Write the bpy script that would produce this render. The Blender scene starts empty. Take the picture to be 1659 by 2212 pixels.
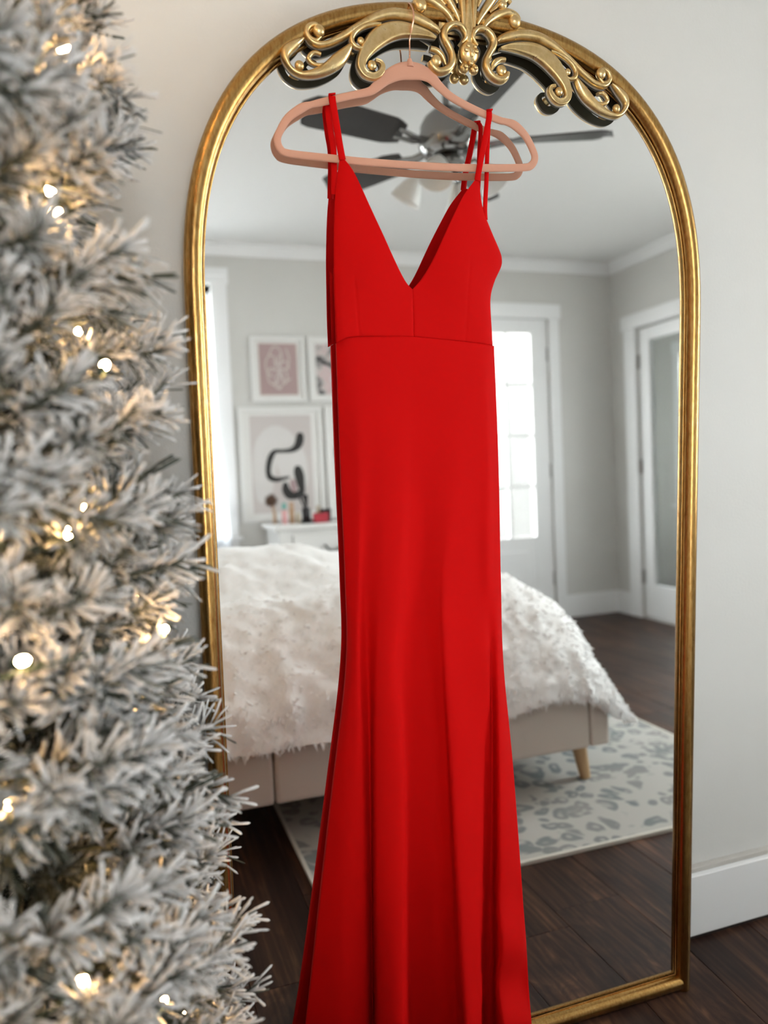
import bpy, math, random
from mathutils import Vector, Matrix, noise

# ------------------------------------------------------------------ camera, sky, exposure
sc = bpy.context.scene
CAM = Vector((-0.6046, -1.2890, 1.2575))
YAW, PITCH, ROLL, FPX = 0.33409, -0.15194, -0.00745, 1643.3
TH, D = 0.0543, 0.1131            # lean of the mirror, distance of its foot from the wall plane
fwd = Vector((math.sin(YAW)*math.cos(PITCH), math.cos(YAW)*math.cos(PITCH), math.sin(PITCH)))
rgt = Vector((math.cos(YAW), -math.sin(YAW), 0)); upv = rgt.cross(fwd)
r2 = rgt*math.cos(ROLL)+upv*math.sin(ROLL); u2 = upv*math.cos(ROLL)-rgt*math.sin(ROLL)
cd = bpy.data.cameras.new('camera'); cam = bpy.data.objects.new('camera', cd)
sc.collection.objects.link(cam)
mw = Matrix((r2, u2, -fwd)).transposed().to_4x4(); mw.translation = CAM
cam.matrix_world = mw
cd.sensor_fit = 'HORIZONTAL'; cd.sensor_width = 36; cd.lens = 36*FPX/1659
cd.clip_start = .02
cd.dof.use_dof = True; cd.dof.focus_distance = 1.33; cd.dof.aperture_fstop = 2.8
sc.camera = cam

w = bpy.data.worlds.new('overcast_sky'); sc.world = w; w.use_nodes = True
bg = w.node_tree.nodes['Background']
bg.inputs[0].default_value = (0.99, 0.99, 0.985, 1); bg.inputs[1].default_value = 20.5

def portal(loc, rot, sx, sy):
    l = bpy.data.lights.new('window_daylight', 'AREA'); l.shape = 'RECTANGLE'; l.size = sx; l.size_y = sy
    l.cycles.is_portal = True
    o = bpy.data.objects.new('window_daylight', l); o.location = loc; o.rotation_euler = rot
    sc.collection.objects.link(o)
portal((-.46, -3.85, 1.56), (math.pi/2, 0, 0), .95, 1.7)          # back window, facing +y
portal((1.95, -3.85, 1.36), (math.pi/2, 0, 0), .68, 1.5)          # glazed door
portal((3.09, -1.50, 1.63), (math.pi/2, 0, math.pi/2), 1.6, 1.5)  # side window
vs = sc.view_settings
vs.view_transform = 'Standard'; vs.look = 'None'; vs.gamma = 1; vs.use_curve_mapping = False
vs.exposure = 0.28

# ------------------------------------------------------------------ helpers
COL = sc.collection
def prop(o, label=None, cat=None, group=None, kind=None):
    if label: o['label'] = label
    if cat: o['category'] = cat
    if group: o['group'] = group
    if kind: o['kind'] = kind
    return o
def empty(name, loc=(0,0,0), rot=(0,0,0), label=None, cat=None, group=None):
    o = bpy.data.objects.new(name, None); COL.objects.link(o)
    o.location = loc; o.rotation_euler = rot; o.empty_display_size = .05
    return prop(o, label, cat, group)

class MB:
    def __init__(s): s.v=[]; s.f=[]; s.m=[]; s.cur=0
    def add(s, vs, fs):
        b=len(s.v); s.v += [tuple(p) for p in vs]
        for f in fs: s.f.append(tuple(i+b for i in f)); s.m.append(s.cur)
        return s
    def box(s, x0,x1,y0,y1,z0,z1):
        return s.add([(x0,y0,z0),(x1,y0,z0),(x1,y1,z0),(x0,y1,z0),(x0,y0,z1),(x1,y0,z1),(x1,y1,z1),(x0,y1,z1)],
            [(0,3,2,1),(4,5,6,7),(0,1,5,4),(1,2,6,5),(2,3,7,6),(3,0,4,7)])
    def grid(s, rows, close=False):
        n=len(rows[0]); vs=[p for r in rows for p in r]; fs=[]
        for j in range(len(rows)-1):
            for i in range(n if close else n-1):
                a=j*n+i; b=j*n+(i+1)%n; fs.append((a,b,b+n,a+n))
        return s.add(vs,fs)
    def cap(s, ring, flip=False):
        f=tuple(range(len(ring))); return s.add(ring,[f[::-1] if flip else f])
    def tube(s, pts, rad, n=8, caps=True, closed=False):
        pts=[Vector(p) for p in pts]; m=len(pts)
        if not isinstance(rad,(list,tuple)): rad=[rad]*m
        rings=[]; ref=None
        for i,p in enumerate(pts):
            if closed: t=(pts[(i+1)%m]-pts[i-1])
            else: t=pts[min(i+1,m-1)]-pts[max(i-1,0)]
            t.normalize()
            if ref is None: ref=Vector((0,0,1)) if abs(t.z)<.9 else Vector((1,0,0))
            a=(ref-t*ref.dot(t))
            if a.length<1e-6: a=t.orthogonal()
            a.normalize(); ref=a; b=t.cross(a)
            rings.append([p+(a*math.cos(2*math.pi*k/n)+b*math.sin(2*math.pi*k/n))*rad[i] for k in range(n)])
        if closed: rings.append(rings[0])
        s.grid(rings,True)
        if caps and not closed: s.cap(rings[0],True); s.cap(rings[-1])
        return s
    def lathe(s, prof, c=(0,0,0), n=20):
        rows=[[(c[0]+r*math.cos(2*math.pi*k/n),c[1]+r*math.sin(2*math.pi*k/n),c[2]+z) for k in range(n)] for r,z in prof]
        s.grid(rows,True); s.cap(rows[0],True); s.cap(rows[-1]); return s
    def ball(s, c, rx, ry, rz, n=14, m=9):
        rows=[[(c[0]+rx*math.sin(math.pi*j/m)*math.cos(2*math.pi*k/n),c[1]+ry*math.sin(math.pi*j/m)*math.sin(2*math.pi*k/n),c[2]-rz*math.cos(math.pi*j/m)) for k in range(n)] for j in range(m+1)]
        return s.grid(rows,True)
    def build(s, name, mat, parent=None, smooth=False, bevel=0, merge=False, **kw):
        me=bpy.data.meshes.new(name); me.from_pydata(s.v,[],s.f)
        mats=mat if isinstance(mat,(list,tuple)) else [mat]
        for m_ in mats: me.materials.append(m_)
        if len(mats)>1: me.polygons.foreach_set('material_index',s.m)
        if smooth: me.polygons.foreach_set('use_smooth',[True]*len(me.polygons))
        if merge:
            import bmesh
            bm=bmesh.new(); bm.from_mesh(me); bmesh.ops.remove_doubles(bm,verts=bm.verts,dist=1e-5)
            bmesh.ops.recalc_face_normals(bm,faces=bm.faces); bm.to_mesh(me); bm.free()
        me.update()
        o=bpy.data.objects.new(name,me); COL.objects.link(o)
        if parent: o.parent=parent
        if bevel:
            b=o.modifiers.new('bevel','BEVEL'); b.width=bevel; b.segments=2; b.limit_method='ANGLE'
        return prop(o,**kw)
def share(o, parent=None, loc=None, rot=None, scale=None):
    c=o.copy(); COL.objects.link(c); c.parent=parent
    if loc is not None: c.location=loc
    if rot is not None: c.rotation_euler=rot
    if scale is not None: c.scale=scale
    return c
def boxo(name, mat, parent, b, bevel=0, **kw): return MB().box(*b).build(name,mat,parent,bevel=bevel,**kw)

def crom(P, n):
    """Catmull-Rom through tuples, n steps a span."""
    out=[]; m=len(P)
    for i in range(m-1):
        p0=P[max(i-1,0)]; p1=P[i]; p2=P[i+1]; p3=P[min(i+2,m-1)]
        for k in range(n):
            t=k/n
            out.append(tuple(.5*((2*b)+(-a+c)*t+(2*a-5*b+4*c-d)*t*t+(-a+3*b-3*c+d)*t**3) for a,b,c,d in zip(p0,p1,p2,p3)))
    out.append(tuple(P[-1])); return out
def interp(P, t, key=0):
    """piecewise linear in column key of tuple list."""
    s=P if P[0][key]<=P[-1][key] else P[::-1]
    if t<=s[0][key]: return s[0]
    for a,b in zip(s,s[1:]):
        if t<=b[key]:
            k=(t-a[key])/max(1e-9,b[key]-a[key]); return tuple(x+(y-x)*k for x,y in zip(a,b))
    return s[-1]

# ------------------------------------------------------------------ materials
def lin(c):
    return tuple(((x/255)/12.92 if x/255<=.04045 else ((x/255+.055)/1.055)**2.4) for x in c)
def mat(name, col, rough=.5, metal=0, spec=.5, **kw):
    m=bpy.data.materials.new(name); m.use_nodes=True; b=m.node_tree.nodes['Principled BSDF']
    b.inputs['Base Color'].default_value=(*col,1); b.inputs['Roughness'].default_value=rough
    b.inputs['Metallic'].default_value=metal; b.inputs['Specular IOR Level'].default_value=spec
    for k,v in kw.items(): b.inputs[k].default_value=v
    return m
def nd(m,t,**kw):
    n=m.node_tree.nodes.new(t)
    for k,v in kw.items():
        if k in n.inputs: n.inputs[k].default_value=v
        else: setattr(n,k,v)
    return n
def lk(m,a,b): m.node_tree.links.new(a,b)
def bsdf(m): return m.node_tree.nodes['Principled BSDF']
def coords(m, scale=(1,1,1), kind='Object'):
    tc=nd(m,'ShaderNodeTexCoord'); mp=nd(m,'ShaderNodeMapping'); mp.inputs['Scale'].default_value=scale
    lk(m,tc.outputs[kind],mp.inputs[0]); return mp.outputs[0]
def ramp(m, fac, stops):
    r=nd(m,'ShaderNodeValToRGB'); e=r.color_ramp.elements
    while len(e)<len(stops): e.new(.5)
    for el,(p,c) in zip(e,stops): el.position=p; el.color=(*c,1)
    lk(m,fac,r.inputs[0]); return r.outputs[0]
def noisy(m, scale, vec=None, detail=4, rough=.5, dist=0):
    n=nd(m,'ShaderNodeTexNoise'); n.inputs['Scale'].default_value=scale; n.inputs['Detail'].default_value=detail
    n.inputs['Roughness'].default_value=rough; n.inputs['Distortion'].default_value=dist
    if vec is not None: lk(m,vec,n.inputs['Vector'])
    return n.outputs['Fac']
def bump(m, h, strength=.3, dist=.002):
    b=nd(m,'ShaderNodeBump'); b.inputs['Strength'].default_value=strength; b.inputs['Distance'].default_value=dist
    lk(m,h,b.inputs['Height']); lk(m,b.outputs[0],bsdf(m).inputs['Normal'])

MAT={}
m=MAT['wall']=mat('light_grey_paint',(.60,.595,.57),.65,spec=.3)
v=coords(m); lk(m,ramp(m,noisy(m,2.2,v,5),[(.3,(.645,.642,.622)),(.7,(.672,.669,.65))]),bsdf(m).inputs['Base Color'])
bump(m,noisy(m,160,v,3),.25,.0012)
MAT['trim']=mat('white_trim_paint',(.87,.88,.89),.4)
m=MAT['ceil']=mat('ceiling_paint',(.80,.80,.795),.8,spec=.2); bump(m,noisy(m,90,coords(m),3),.15,.001)
MAT['caulk']=mat('old_caulk',(.50,.48,.45),.8)
MAT['dark_gap']=mat('dark_gap',(.02,.016,.014),.9)

m=MAT['plank']=mat('dark_walnut_plank',(.05,.03,.02),.45,spec=.22)
tc=nd(m,'ShaderNodeTexCoord'); oi=nd(m,'ShaderNodeObjectInfo')
off=nd(m,'ShaderNodeVectorMath',operation='SCALE'); cmb=nd(m,'ShaderNodeCombineXYZ')
for k in range(3): lk(m,oi.outputs['Random'],cmb.inputs[k])
lk(m,cmb.outputs[0],off.inputs[0]); off.inputs['Scale'].default_value=37
addv=nd(m,'ShaderNodeVectorMath',operation='ADD'); lk(m,tc.outputs['Object'],addv.inputs[0]); lk(m,off.outputs[0],addv.inputs[1])
def stretch(sx,sy):
    mp=nd(m,'ShaderNodeMapping'); mp.inputs['Scale'].default_value=(sx,sy,1); lk(m,addv.outputs[0],mp.inputs[0]); return mp.outputs[0]
g1=noisy(m,1,stretch(11,1.5),7,.62,1.6); g2=noisy(m,1,stretch(55,2.6),6,.7,1.0)
wv=nd(m,'ShaderNodeTexWave'); wv.inputs['Scale'].default_value=1; wv.inputs['Distortion'].default_value=15; wv.inputs['Detail'].default_value=3; wv.inputs['Detail Scale'].default_value=1.2
lk(m,stretch(13,.8),wv.inputs['Vector'])
mx=nd(m,'ShaderNodeMix',data_type='FLOAT'); mx.inputs[0].default_value=.30; lk(m,g1,mx.inputs[2]); lk(m,g2,mx.inputs[3])
mx2=nd(m,'ShaderNodeMix',data_type='FLOAT'); mx2.inputs[0].default_value=.09; lk(m,mx.outputs[0],mx2.inputs[2]); lk(m,wv.outputs['Fac'],mx2.inputs[3])
rc=ramp(m,mx2.outputs[0],[(.30,(.011,.0052,.004)),(.45,(.027,.0132,.0095)),(.57,(.060,.029,.018)),(.70,(.17,.085,.047))])
hv=nd(m,'ShaderNodeMapRange'); lk(m,oi.outputs['Random'],hv.inputs[0]); hv.inputs[3].default_value=.75; hv.inputs[4].default_value=1.3
ml=nd(m,'ShaderNodeMix',data_type='RGBA',blend_type='MULTIPLY'); ml.inputs[0].default_value=1
lk(m,rc,ml.inputs[6]); lk(m,hv.outputs[0],ml.inputs[7]); lk(m,ml.outputs[2],bsdf(m).inputs['Base Color'])
bump(m,g2,.25,.0008)

m=MAT['gold']=mat('antique_gold_leaf',(.66,.45,.19),.36,1)
v=coords(m); n1=noisy(m,38,v,6,.65); n2=noisy(m,420,v,3)
lk(m,ramp(m,n1,[(.26,(.36,.21,.075)),(.42,(.66,.46,.205)),(.62,(.80,.60,.31)),(.8,(.88,.72,.45))]),bsdf(m).inputs['Base Color'])
lk(m,ramp(m,n1,[(.3,(.42,)*3),(.7,(.24,)*3)]),bsdf(m).inputs['Roughness'])
mm=nd(m,'ShaderNodeMath',operation='ADD'); lk(m,n1,mm.inputs[0]); lk(m,n2,mm.inputs[1]); bump(m,mm.outputs[0],.22,.0005)
m=MAT['gold_rod']=mat('antique_gold_rod',(.62,.40,.16),.25,1)
v=coords(m,(1,1,.22)); n1=noisy(m,260,v,6,.6); n2=noisy(m,900,coords(m),2)
lk(m,ramp(m,n1,[(.25,(.27,.13,.034)),(.5,(.41,.235,.075)),(.8,(.50,.33,.135))]),bsdf(m).inputs['Base Color'])
bump(m,n2,.4,.0004)
MAT['back_and_shade']=mat('raw_back_and_painted_shade',(.035,.030,.016),.6)  # raw back colour; also paints shade onto the rear of the side walls
MAT['plaster']=mat('bare_plaster_edge',(.46,.44,.40),.6)
MAT['mirror']=mat('silvered_glass',(.92,.93,.925),0.0,1)
MAT['backing']=mat('black_backing_board',(.015,.013,.012),.8)

m=MAT['red']=mat('red_crepe',(.54,.0022,.0022),.75,spec=.06)
bump(m,noisy(m,1400,coords(m),2),.12,.0004)
m=MAT['velvet']=mat('blush_velvet',(.60,.315,.225),.85,spec=.15)
bsdf(m).inputs['Sheen Weight'].default_value=.25; bsdf(m).inputs['Sheen Roughness'].default_value=.4
bump(m,noisy(m,1500,coords(m),2),.3,.0004)
MAT['rose_wire']=mat('rose_gold_wire',(.80,.46,.33),.22,1)

m=MAT['flock']=mat('flocked_needle',(.6,.6,.6),.85,spec=.15)
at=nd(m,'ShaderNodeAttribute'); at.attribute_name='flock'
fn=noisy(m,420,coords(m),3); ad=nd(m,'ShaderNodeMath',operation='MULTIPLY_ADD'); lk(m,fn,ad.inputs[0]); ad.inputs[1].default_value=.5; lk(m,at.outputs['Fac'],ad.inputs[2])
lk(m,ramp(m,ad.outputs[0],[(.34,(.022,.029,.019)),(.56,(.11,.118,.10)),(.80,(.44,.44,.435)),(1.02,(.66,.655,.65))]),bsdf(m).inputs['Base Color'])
bump(m,fn,.5,.001)
MAT['stem']=mat('dark_green_wire_stem',(.05,.055,.035),.8)
MAT['trunk']=mat('dark_trunk',(.04,.035,.025),.9)
MAT['cord']=mat('dark_green_cord',(.02,.04,.02),.6)
m=MAT['bulb']=mat('warm_bulb',(1,.8,.5),.3); b=bsdf(m); b.inputs['Emission Color'].default_value=(1,.60,.25,1); b.inputs['Emission Strength'].default_value=240

m=MAT['duvet']=mat('white_fluffy_pile',(.93,.93,.93),.95,spec=.1); v=coords(m); bump(m,noisy(m,45,v,4,.5,.6),.3,.01)
bsdf(m).inputs['Sheen Weight'].default_value=.3
m=MAT['beige']=mat('beige_upholstery',(.68,.61,.55),.85,spec=.15); bump(m,noisy(m,700,coords(m),2),.3,.0006)
MAT['oak']=mat('pale_oak',(.50,.33,.17),.5)
m=MAT['rug']=mat('leopard_rug',(.6,.6,.57),.95,spec=.05)
v=coords(m,(1,1,1))
dn=nd(m,'ShaderNodeTexNoise'); dn.inputs['Scale'].default_value=5; lk(m,v,dn.inputs['Vector'])
dm=nd(m,'ShaderNodeMix',data_type='VECTOR'); dm.inputs[0].default_value=.16; lk(m,v,dm.inputs[4]); lk(m,dn.outputs['Color'],dm.inputs[5])
vo=nd(m,'ShaderNodeTexVoronoi'); vo.inputs['Scale'].default_value=18; lk(m,dm.outputs[1],vo.inputs['Vector'])
sp=ramp(m,vo.outputs['Distance'],[(.12,(.35,)*3),(.22,(1,)*3),(.42,(1,)*3),(.52,(0,)*3)])
brk=ramp(m,noisy(m,11,v,2),[(.36,(0,)*3),(.44,(1,)*3)])
mu=nd(m,'ShaderNodeMath',operation='MULTIPLY'); lk(m,sp,mu.inputs[0]); lk(m,brk,mu.inputs[1])
tone=ramp(m,noisy(m,3,v,2),[(.35,(.20,.23,.235)),(.65,(.30,.295,.285))])
mc=nd(m,'ShaderNodeMix',data_type='RGBA'); lk(m,mu.outputs[0],mc.inputs[0]); mc.inputs[6].default_value=(.47,.46,.435,1); lk(m,tone,mc.inputs[7])
lk(m,mc.outputs[2],bsdf(m).inputs['Base Color'])
MAT['binding']=mat('cream_binding',(.62,.60,.54),.9)
MAT['furn']=mat('white_furniture_paint',(.70,.695,.68),.45)
MAT['hinge']=mat('painted_hinge',(.30,.29,.28),.5)
MAT['iron']=mat('dark_iron',(.03,.03,.03),.4,.8)
MAT['frame_white']=mat('white_picture_frame',(.80,.80,.79),.45)
MAT['mount']=mat('white_mount',(.78,.775,.76),.8)
def glassy(name, col, gloss):
    m=bpy.data.materials.new(name); m.use_nodes=True; nt=m.node_tree; nt.nodes.clear()
    o=nt.nodes.new('ShaderNodeOutputMaterial'); t=nt.nodes.new('ShaderNodeBsdfTransparent'); g=nt.nodes.new('ShaderNodeBsdfGlossy'); x=nt.nodes.new('ShaderNodeMixShader')
    t.inputs[0].default_value=(*col,1); g.inputs['Roughness'].default_value=.02; x.inputs[0].default_value=gloss
    nt.links.new(t.outputs[0],x.inputs[1]); nt.links.new(g.outputs[0],x.inputs[2]); nt.links.new(x.outputs[0],o.inputs[0]); return m
MAT['glass']=glassy('clear_window_glass',(.96,.98,.98),.06)
def sheer(name,col,tr):
    m=bpy.data.materials.new(name); m.use_nodes=True; nt=m.node_tree; nt.nodes.clear()
    o=nt.nodes.new('ShaderNodeOutputMaterial'); t=nt.nodes.new('ShaderNodeBsdfTransparent'); d=nt.nodes.new('ShaderNodeBsdfDiffuse'); l=nt.nodes.new('ShaderNodeBsdfTranslucent')
    x=nt.nodes.new('ShaderNodeMixShader'); y=nt.nodes.new('ShaderNodeMixShader')
    d.inputs[0].default_value=(*col,1); l.inputs[0].default_value=(*col,1); x.inputs[0].default_value=.5; y.inputs[0].default_value=tr
    nt.links.new(d.outputs[0],x.inputs[1]); nt.links.new(l.outputs[0],x.inputs[2]); nt.links.new(x.outputs[0],y.inputs[1]); nt.links.new(t.outputs[0],y.inputs[2]); nt.links.new(y.outputs[0],o.inputs[0]); return m
MAT['curtain']=sheer('white_sheer_voile',(.80,.83,.88),.06)
MAT['blade']=mat('dark_fan_blade',(.030,.028,.028),.35)
MAT['chrome']=mat('polished_nickel',(.28,.275,.27),.10,1)
MAT['frosted']=mat('frosted_glass_shade',(.80,.80,.78),.35)

# ------------------------------------------------------------------ the room
X0, X1, YB, ZC = -1.55, 2.9414, -3.7045, 2.6114
YF = .012
def struct(name, mb, mt, parent=None, **kw):
    return mb.build(name, mt, parent, kind='structure', **kw)
floor = struct('floor', MB().box(X0-.1, X1+.1, YB-.1, .12, -.06, -.012), MAT['dark_gap'])
PW, PL = .192, 1.22
pm_ = MB().box(-PW/2+.0007, PW/2-.0007, -PL/2+.0007, PL/2-.0007, -.012, 0)
proto = None; rr = random.Random(4)
nx = int((X1-X0)/PW)+1
for i in range(nx):
    x = X0+PW*(i+.5); y = YF-.02+PL*rr.random()
    while y-PL/2 > YF: y -= .2
    yy = y-PL/2 if y-PL/2 > YF-PL else y
    y = YF-PL*rr.uniform(.1,.5)
    edges=[YF]
    while edges[-1] > YB+.01:
        edges.append(max(YB, (edges[-1]-PL if len(edges)>1 else YF-PL*rr.uniform(.25,1))))
    for a,b in zip(edges,edges[1:]):
        if a-b < .05: continue
        if proto is None:
            o = proto = pm_.build('plank', MAT['plank'], floor, bevel=.0012)
        else: o = share(proto, floor)
        o.location=(x,(a+b)/2,rr.uniform(-.0004,0)); o.scale=(1 if x+PW/2<=X1 else 1,(a-b)/PL,1)
struct('ceiling', MB().box(X0-.1, X1+.1, YB-.12, .13, ZC, ZC+.08), MAT['ceil'])
struct('wall_front', MB().box(X0-.1, X1+.1, YF, .13, -.06, ZC), MAT['wall'])
struct('wall_left', MB().box(X0-.12, X0, YB-.12, YF, -.06, ZC), MAT['wall'])
def wall_holes(axis, c0, c1, a0, a1, holes):
    """boxes around rectangular holes (a0,a1,z0,z1) given left to right, not overlapping"""
    mb=MB()
    def bx(p,q,z0,z1):
        if q-p<1e-4 or z1-z0<1e-4: return
        mb.box(p,q,c0,c1,z0,z1) if axis=='x' else mb.box(c0,c1,p,q,z0,z1)
    p=a0
    for h0,h1,z0,z1 in holes:
        bx(p,h0,-.06,ZC); bx(h0,h1,-.06,z0); bx(h0,h1,z1,ZC); p=h1
    bx(p,a1,-.06,ZC); return mb
WN=(-.92,-.01,.79,2.36)      # back window opening
DR=(1.55,2.40,0,2.20)         # glazed door
struct('wall_back', wall_holes('x',YB-.12,YB,X0,X1,[WN,DR]), MAT['wall'])
DB=(-3.41,-2.46,0,2.09); WS=(-2.3,-.7,.92,2.36)
struct('wall_right', wall_holes('y',X1,X1+.12,YB-.12,YF,[DB,WS]), MAT['wall'])
# trim
struct('baseboard_front', MB().box(X0,X1,-.015,YF,.011,.1637), MAT['trim'], bevel=.002)
struct('trim_1', MB().box(X0,X1,-.004,YF,.1637,.1765), MAT['caulk'], bevel=.003)
struct('trim_2', MB().box(X0,X1,-.009,YF,0,.011), MAT['dark_gap'])
struct('baseboard_back', MB().box(X0,1.47,YB,YB+.018,0,.165).box(2.478,X1,YB,YB+.018,0,.165), MAT['trim'], bevel=.002)
struct('baseboard_right', MB().box(X1-.018,X1,YB,-3.53,0,.165).box(X1-.018,X1,-2.34,-.015,0,.165), MAT['trim'], bevel=.002)
struct('baseboard_left', MB().box(X0,X0+.018,YB,-.015,0,.165), MAT['trim'], bevel=.002)
def crown(name, pts):
    (ax,ay),(bx,by),(nx_,ny_)=pts
    pr=[(0,-.075),(.012,-.075),(.016,-.06),(.04,-.022),(.055,-.016),(.055,0),(0,0)]
    rows=[[(x+nx_*p,y+ny_*p,ZC+q) for p,q in pr] for x,y in((ax,ay),(bx,by))]
    struct(name, MB().grid(rows,True), MAT['trim'])
crown('trim_3',[(X0,YB),(X1,YB),(0,1)]); crown('trim_4',[(X1,YB),(X1,YF),(-1,0)])
crown('trim_5',[(X0,YF),(X1,YF),(0,-1)]); crown('trim_6',[(X0,YB),(X0,YF),(1,0)])

# back window: casing, sill, sashes with panes
def part(mb,name,mt,parent,**kw): return mb.build(name,mt,parent,**kw)
def window(name, horiz, c, sgn, a0,a1,z0,z1, cols, rows, cw=.098):
    """c = wall face coordinate, sgn = direction into the room"""
    def bx(mb,p,q,d0,d1,za,zb):
        d0,d1=sorted((c+sgn*d0,c+sgn*d1))
        return mb.box(p,q,d0,d1,za,zb) if horiz else mb.box(d0,d1,p,q,za,zb)
    root=empty(name,((a0+a1)/2,c,z0) if horiz else (c,(a0+a1)/2,z0)); root['kind']='structure'
    inv=Matrix.Translation(-Vector(root.location))
    def P(mb,nm,mt,bev=.003):
        o=mb.build(nm,mt,root,bevel=bev); o.matrix_parent_inverse=inv.copy(); return o
    for p,q in((a0-cw,a0),(a1,a1+cw)): P(bx(MB(),p,q,0,.02,z0-.02,z1),'casing',MAT['trim'])
    P(bx(MB(),a0-cw-.012,a1+cw+.012,0,.024,z1,z1+.098),'casing',MAT['trim'])
    P(bx(MB(),a0-cw-.02,a1+cw+.02,-.1,.05,z0-.045,z0-.02),'sill',MAT['trim'])
    P(bx(MB(),a0-cw,a1+cw,0,.018,z0-.13,z0-.045),'apron',MAT['trim'])
    P(bx(bx(bx(bx(MB(),a0,a0+.045,-.09,-.05,z0-.02,z1),a1-.045,a1,-.09,-.05,z0-.02,z1),a0,a1,-.09,-.05,z0-.02,z0+.05),a0,a1,-.09,-.05,z1-.05,z1),'sash',MAT['trim'])
    ia,ib,iz,jz=a0+.045,a1-.045,z0+.05,z1-.05
    for i in range(1,cols): x=ia+(ib-ia)*i/cols; P(bx(MB(),x-.01,x+.01,-.085,-.055,iz,jz),'muntin',MAT['trim'],0)
    for j in range(1,rows):
        z=iz+(jz-iz)*j/rows; h=.025 if j*2==rows else .01; P(bx(MB(),ia,ib,-.088,-.052,z-h,z+h),'muntin',MAT['trim'],0)
    for i in range(cols):
        for j in range(rows):
            P(bx(MB(),ia+(ib-ia)*i/cols+.01,ia+(ib-ia)*(i+1)/cols-.01,-.072,-.069,iz+(jz-iz)*j/rows+.01,iz+(jz-iz)*(j+1)/rows-.01),'pane',MAT['glass'],0)
    return root
window('window_1',True,YB,1,*WN,1,2)
window('window_2',False,X1,-1,*WS,2,2)

# glazed door in the back wall
d1=empty('door_1',(1.975,YB,0)); d1['kind']='structure'
inv1=Matrix.Translation(-Vector(d1.location))
def P1(mb,nm,mt,bev=.003):
    o=mb.build(nm,mt,d1,bevel=bev); o.matrix_parent_inverse=inv1.copy(); return o
for p,q in((1.472,1.55),(2.40,2.478)): P1(MB().box(p,q,YB,YB+.022,0,2.20),'casing',MAT['trim'])
P1(MB().box(1.46,2.49,YB,YB+.03,2.20,2.302),'casing',MAT['trim'])
yd0,yd1=YB-.06,YB-.02
P1(MB().box(1.55,1.64,yd0,yd1,0,2.2).box(2.262,2.40,yd0,yd1,0,2.2),'stile',MAT['trim'])
P1(MB().box(1.64,2.262,yd0,yd1,2.10,2.2).box(1.64,2.262,yd0,yd1,.012,.62),'rail',MAT['trim'])
P1(MB().box(1.72,2.19,yd1,yd1+.012,.16,.52),'panel',MAT['trim'],.008)
gx=[1.64+i*(2.262-1.64)/3 for i in range(4)]; gz=[.62+j*(2.10-.62)/4 for j in range(5)]
for x in gx[1:-1]: P1(MB().box(x-.011,x+.011,yd0+.005,yd1,.62,2.10),'muntin',MAT['trim'],0)
for z in gz[1:-1]: P1(MB().box(1.64,2.262,yd0+.006,yd1-.001,z-.011,z+.011),'muntin',MAT['trim'],0)
for i in range(3):
    for j in range(4): P1(MB().box(gx[i]+.008,gx[i+1]-.008,yd0+.018,yd0+.021,gz[j]+.008,gz[j+1]-.008),'pane',MAT['glass'],0)
P1(MB().tube([(1.60,yd1,1.0),(1.60,yd1+.05,1.0)],.012,10).ball((1.60,yd1+.07,1.0),.028,.024,.028),'door_knob',MAT['iron'],0)
for z in(.3,1.1,1.95): P1(MB().box(2.392,2.408,yd1,yd1+.008,z-.05,z+.05),'hinge',MAT['hinge'],0)

# glazed door in the side wall and the hall beyond it
d2=empty('door_2',(X1,-2.935,0)); d2['kind']='structure'
inv2=Matrix.Translation(-Vector(d2.location))
def P2(mb,nm,mt,bev=.003):
    o=mb.build(nm,mt,d2,bevel=bev); o.matrix_parent_inverse=inv2.copy(); return o
for p,q in((-3.53,-3.41),(-2.46,-2.34)): P2(MB().box(X1-.022,X1,p,q,0,2.09),'casing',MAT['trim'])
P2(MB().box(X1-.03,X1,-3.55,-2.32,2.09,2.19),'casing',MAT['trim'])
xa,xb=X1+.02,X1+.06
P2(MB().box(xa,xb,-3.41,-3.30,.014,2.08).box(xa,xb,-2.57,-2.46,.014,2.08),'stile',MAT['trim'])
P2(MB().box(xa,xb,-3.30,-2.57,1.99,2.08).box(xa,xb,-3.30,-2.57,.014,.25),'rail',MAT['trim'])
P2(MB().box(xa+.018,xa+.021,-3.30,-2.57,.25,1.99),'pane',MAT['glass'],0)
for z in(.3,1.1,1.85): P2(MB().box(X1-.004,X1+.02,-3.418,-3.402,z-.05,z+.05),'hinge',MAT['hinge'],0)
HX=4.05
struct('floor_hall', MB().box(X1+.12,HX,-5.0,-1.9,-.06,0), MAT['plank'])
struct('ceiling_hall', MB().box(X1+.12,HX,-5.0,-1.9,2.5,2.56), MAT['ceil'])
hw=MB(); hw.box(HX,HX+.1,-5.0,-4.26,0,2.5).box(HX,HX+.1,-3.60,-1.9,0,2.5).box(HX,HX+.1,-4.26,-3.60,0,.75).box(HX,HX+.1,-4.26,-3.60,2.07,2.5)
struct('wall_hall_far', hw, MAT['wall'])
struct('wall_hall_end', MB().box(X1+.12,HX,-5.1,-5.0,0,2.5), MAT['wall'])
struct('wall_hall_side', MB().box(X1+.12,HX,-1.9,-1.8,0,2.5), MAT['wall'])
struct('wall_hall_near', MB().box(X1+.02,X1+.12,-5.0,YB-.12,0,2.5), MAT['wall'])
window('window_3',False,HX,-1,-4.26,-3.60,.77,2.07,1,2,.075)

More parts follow.
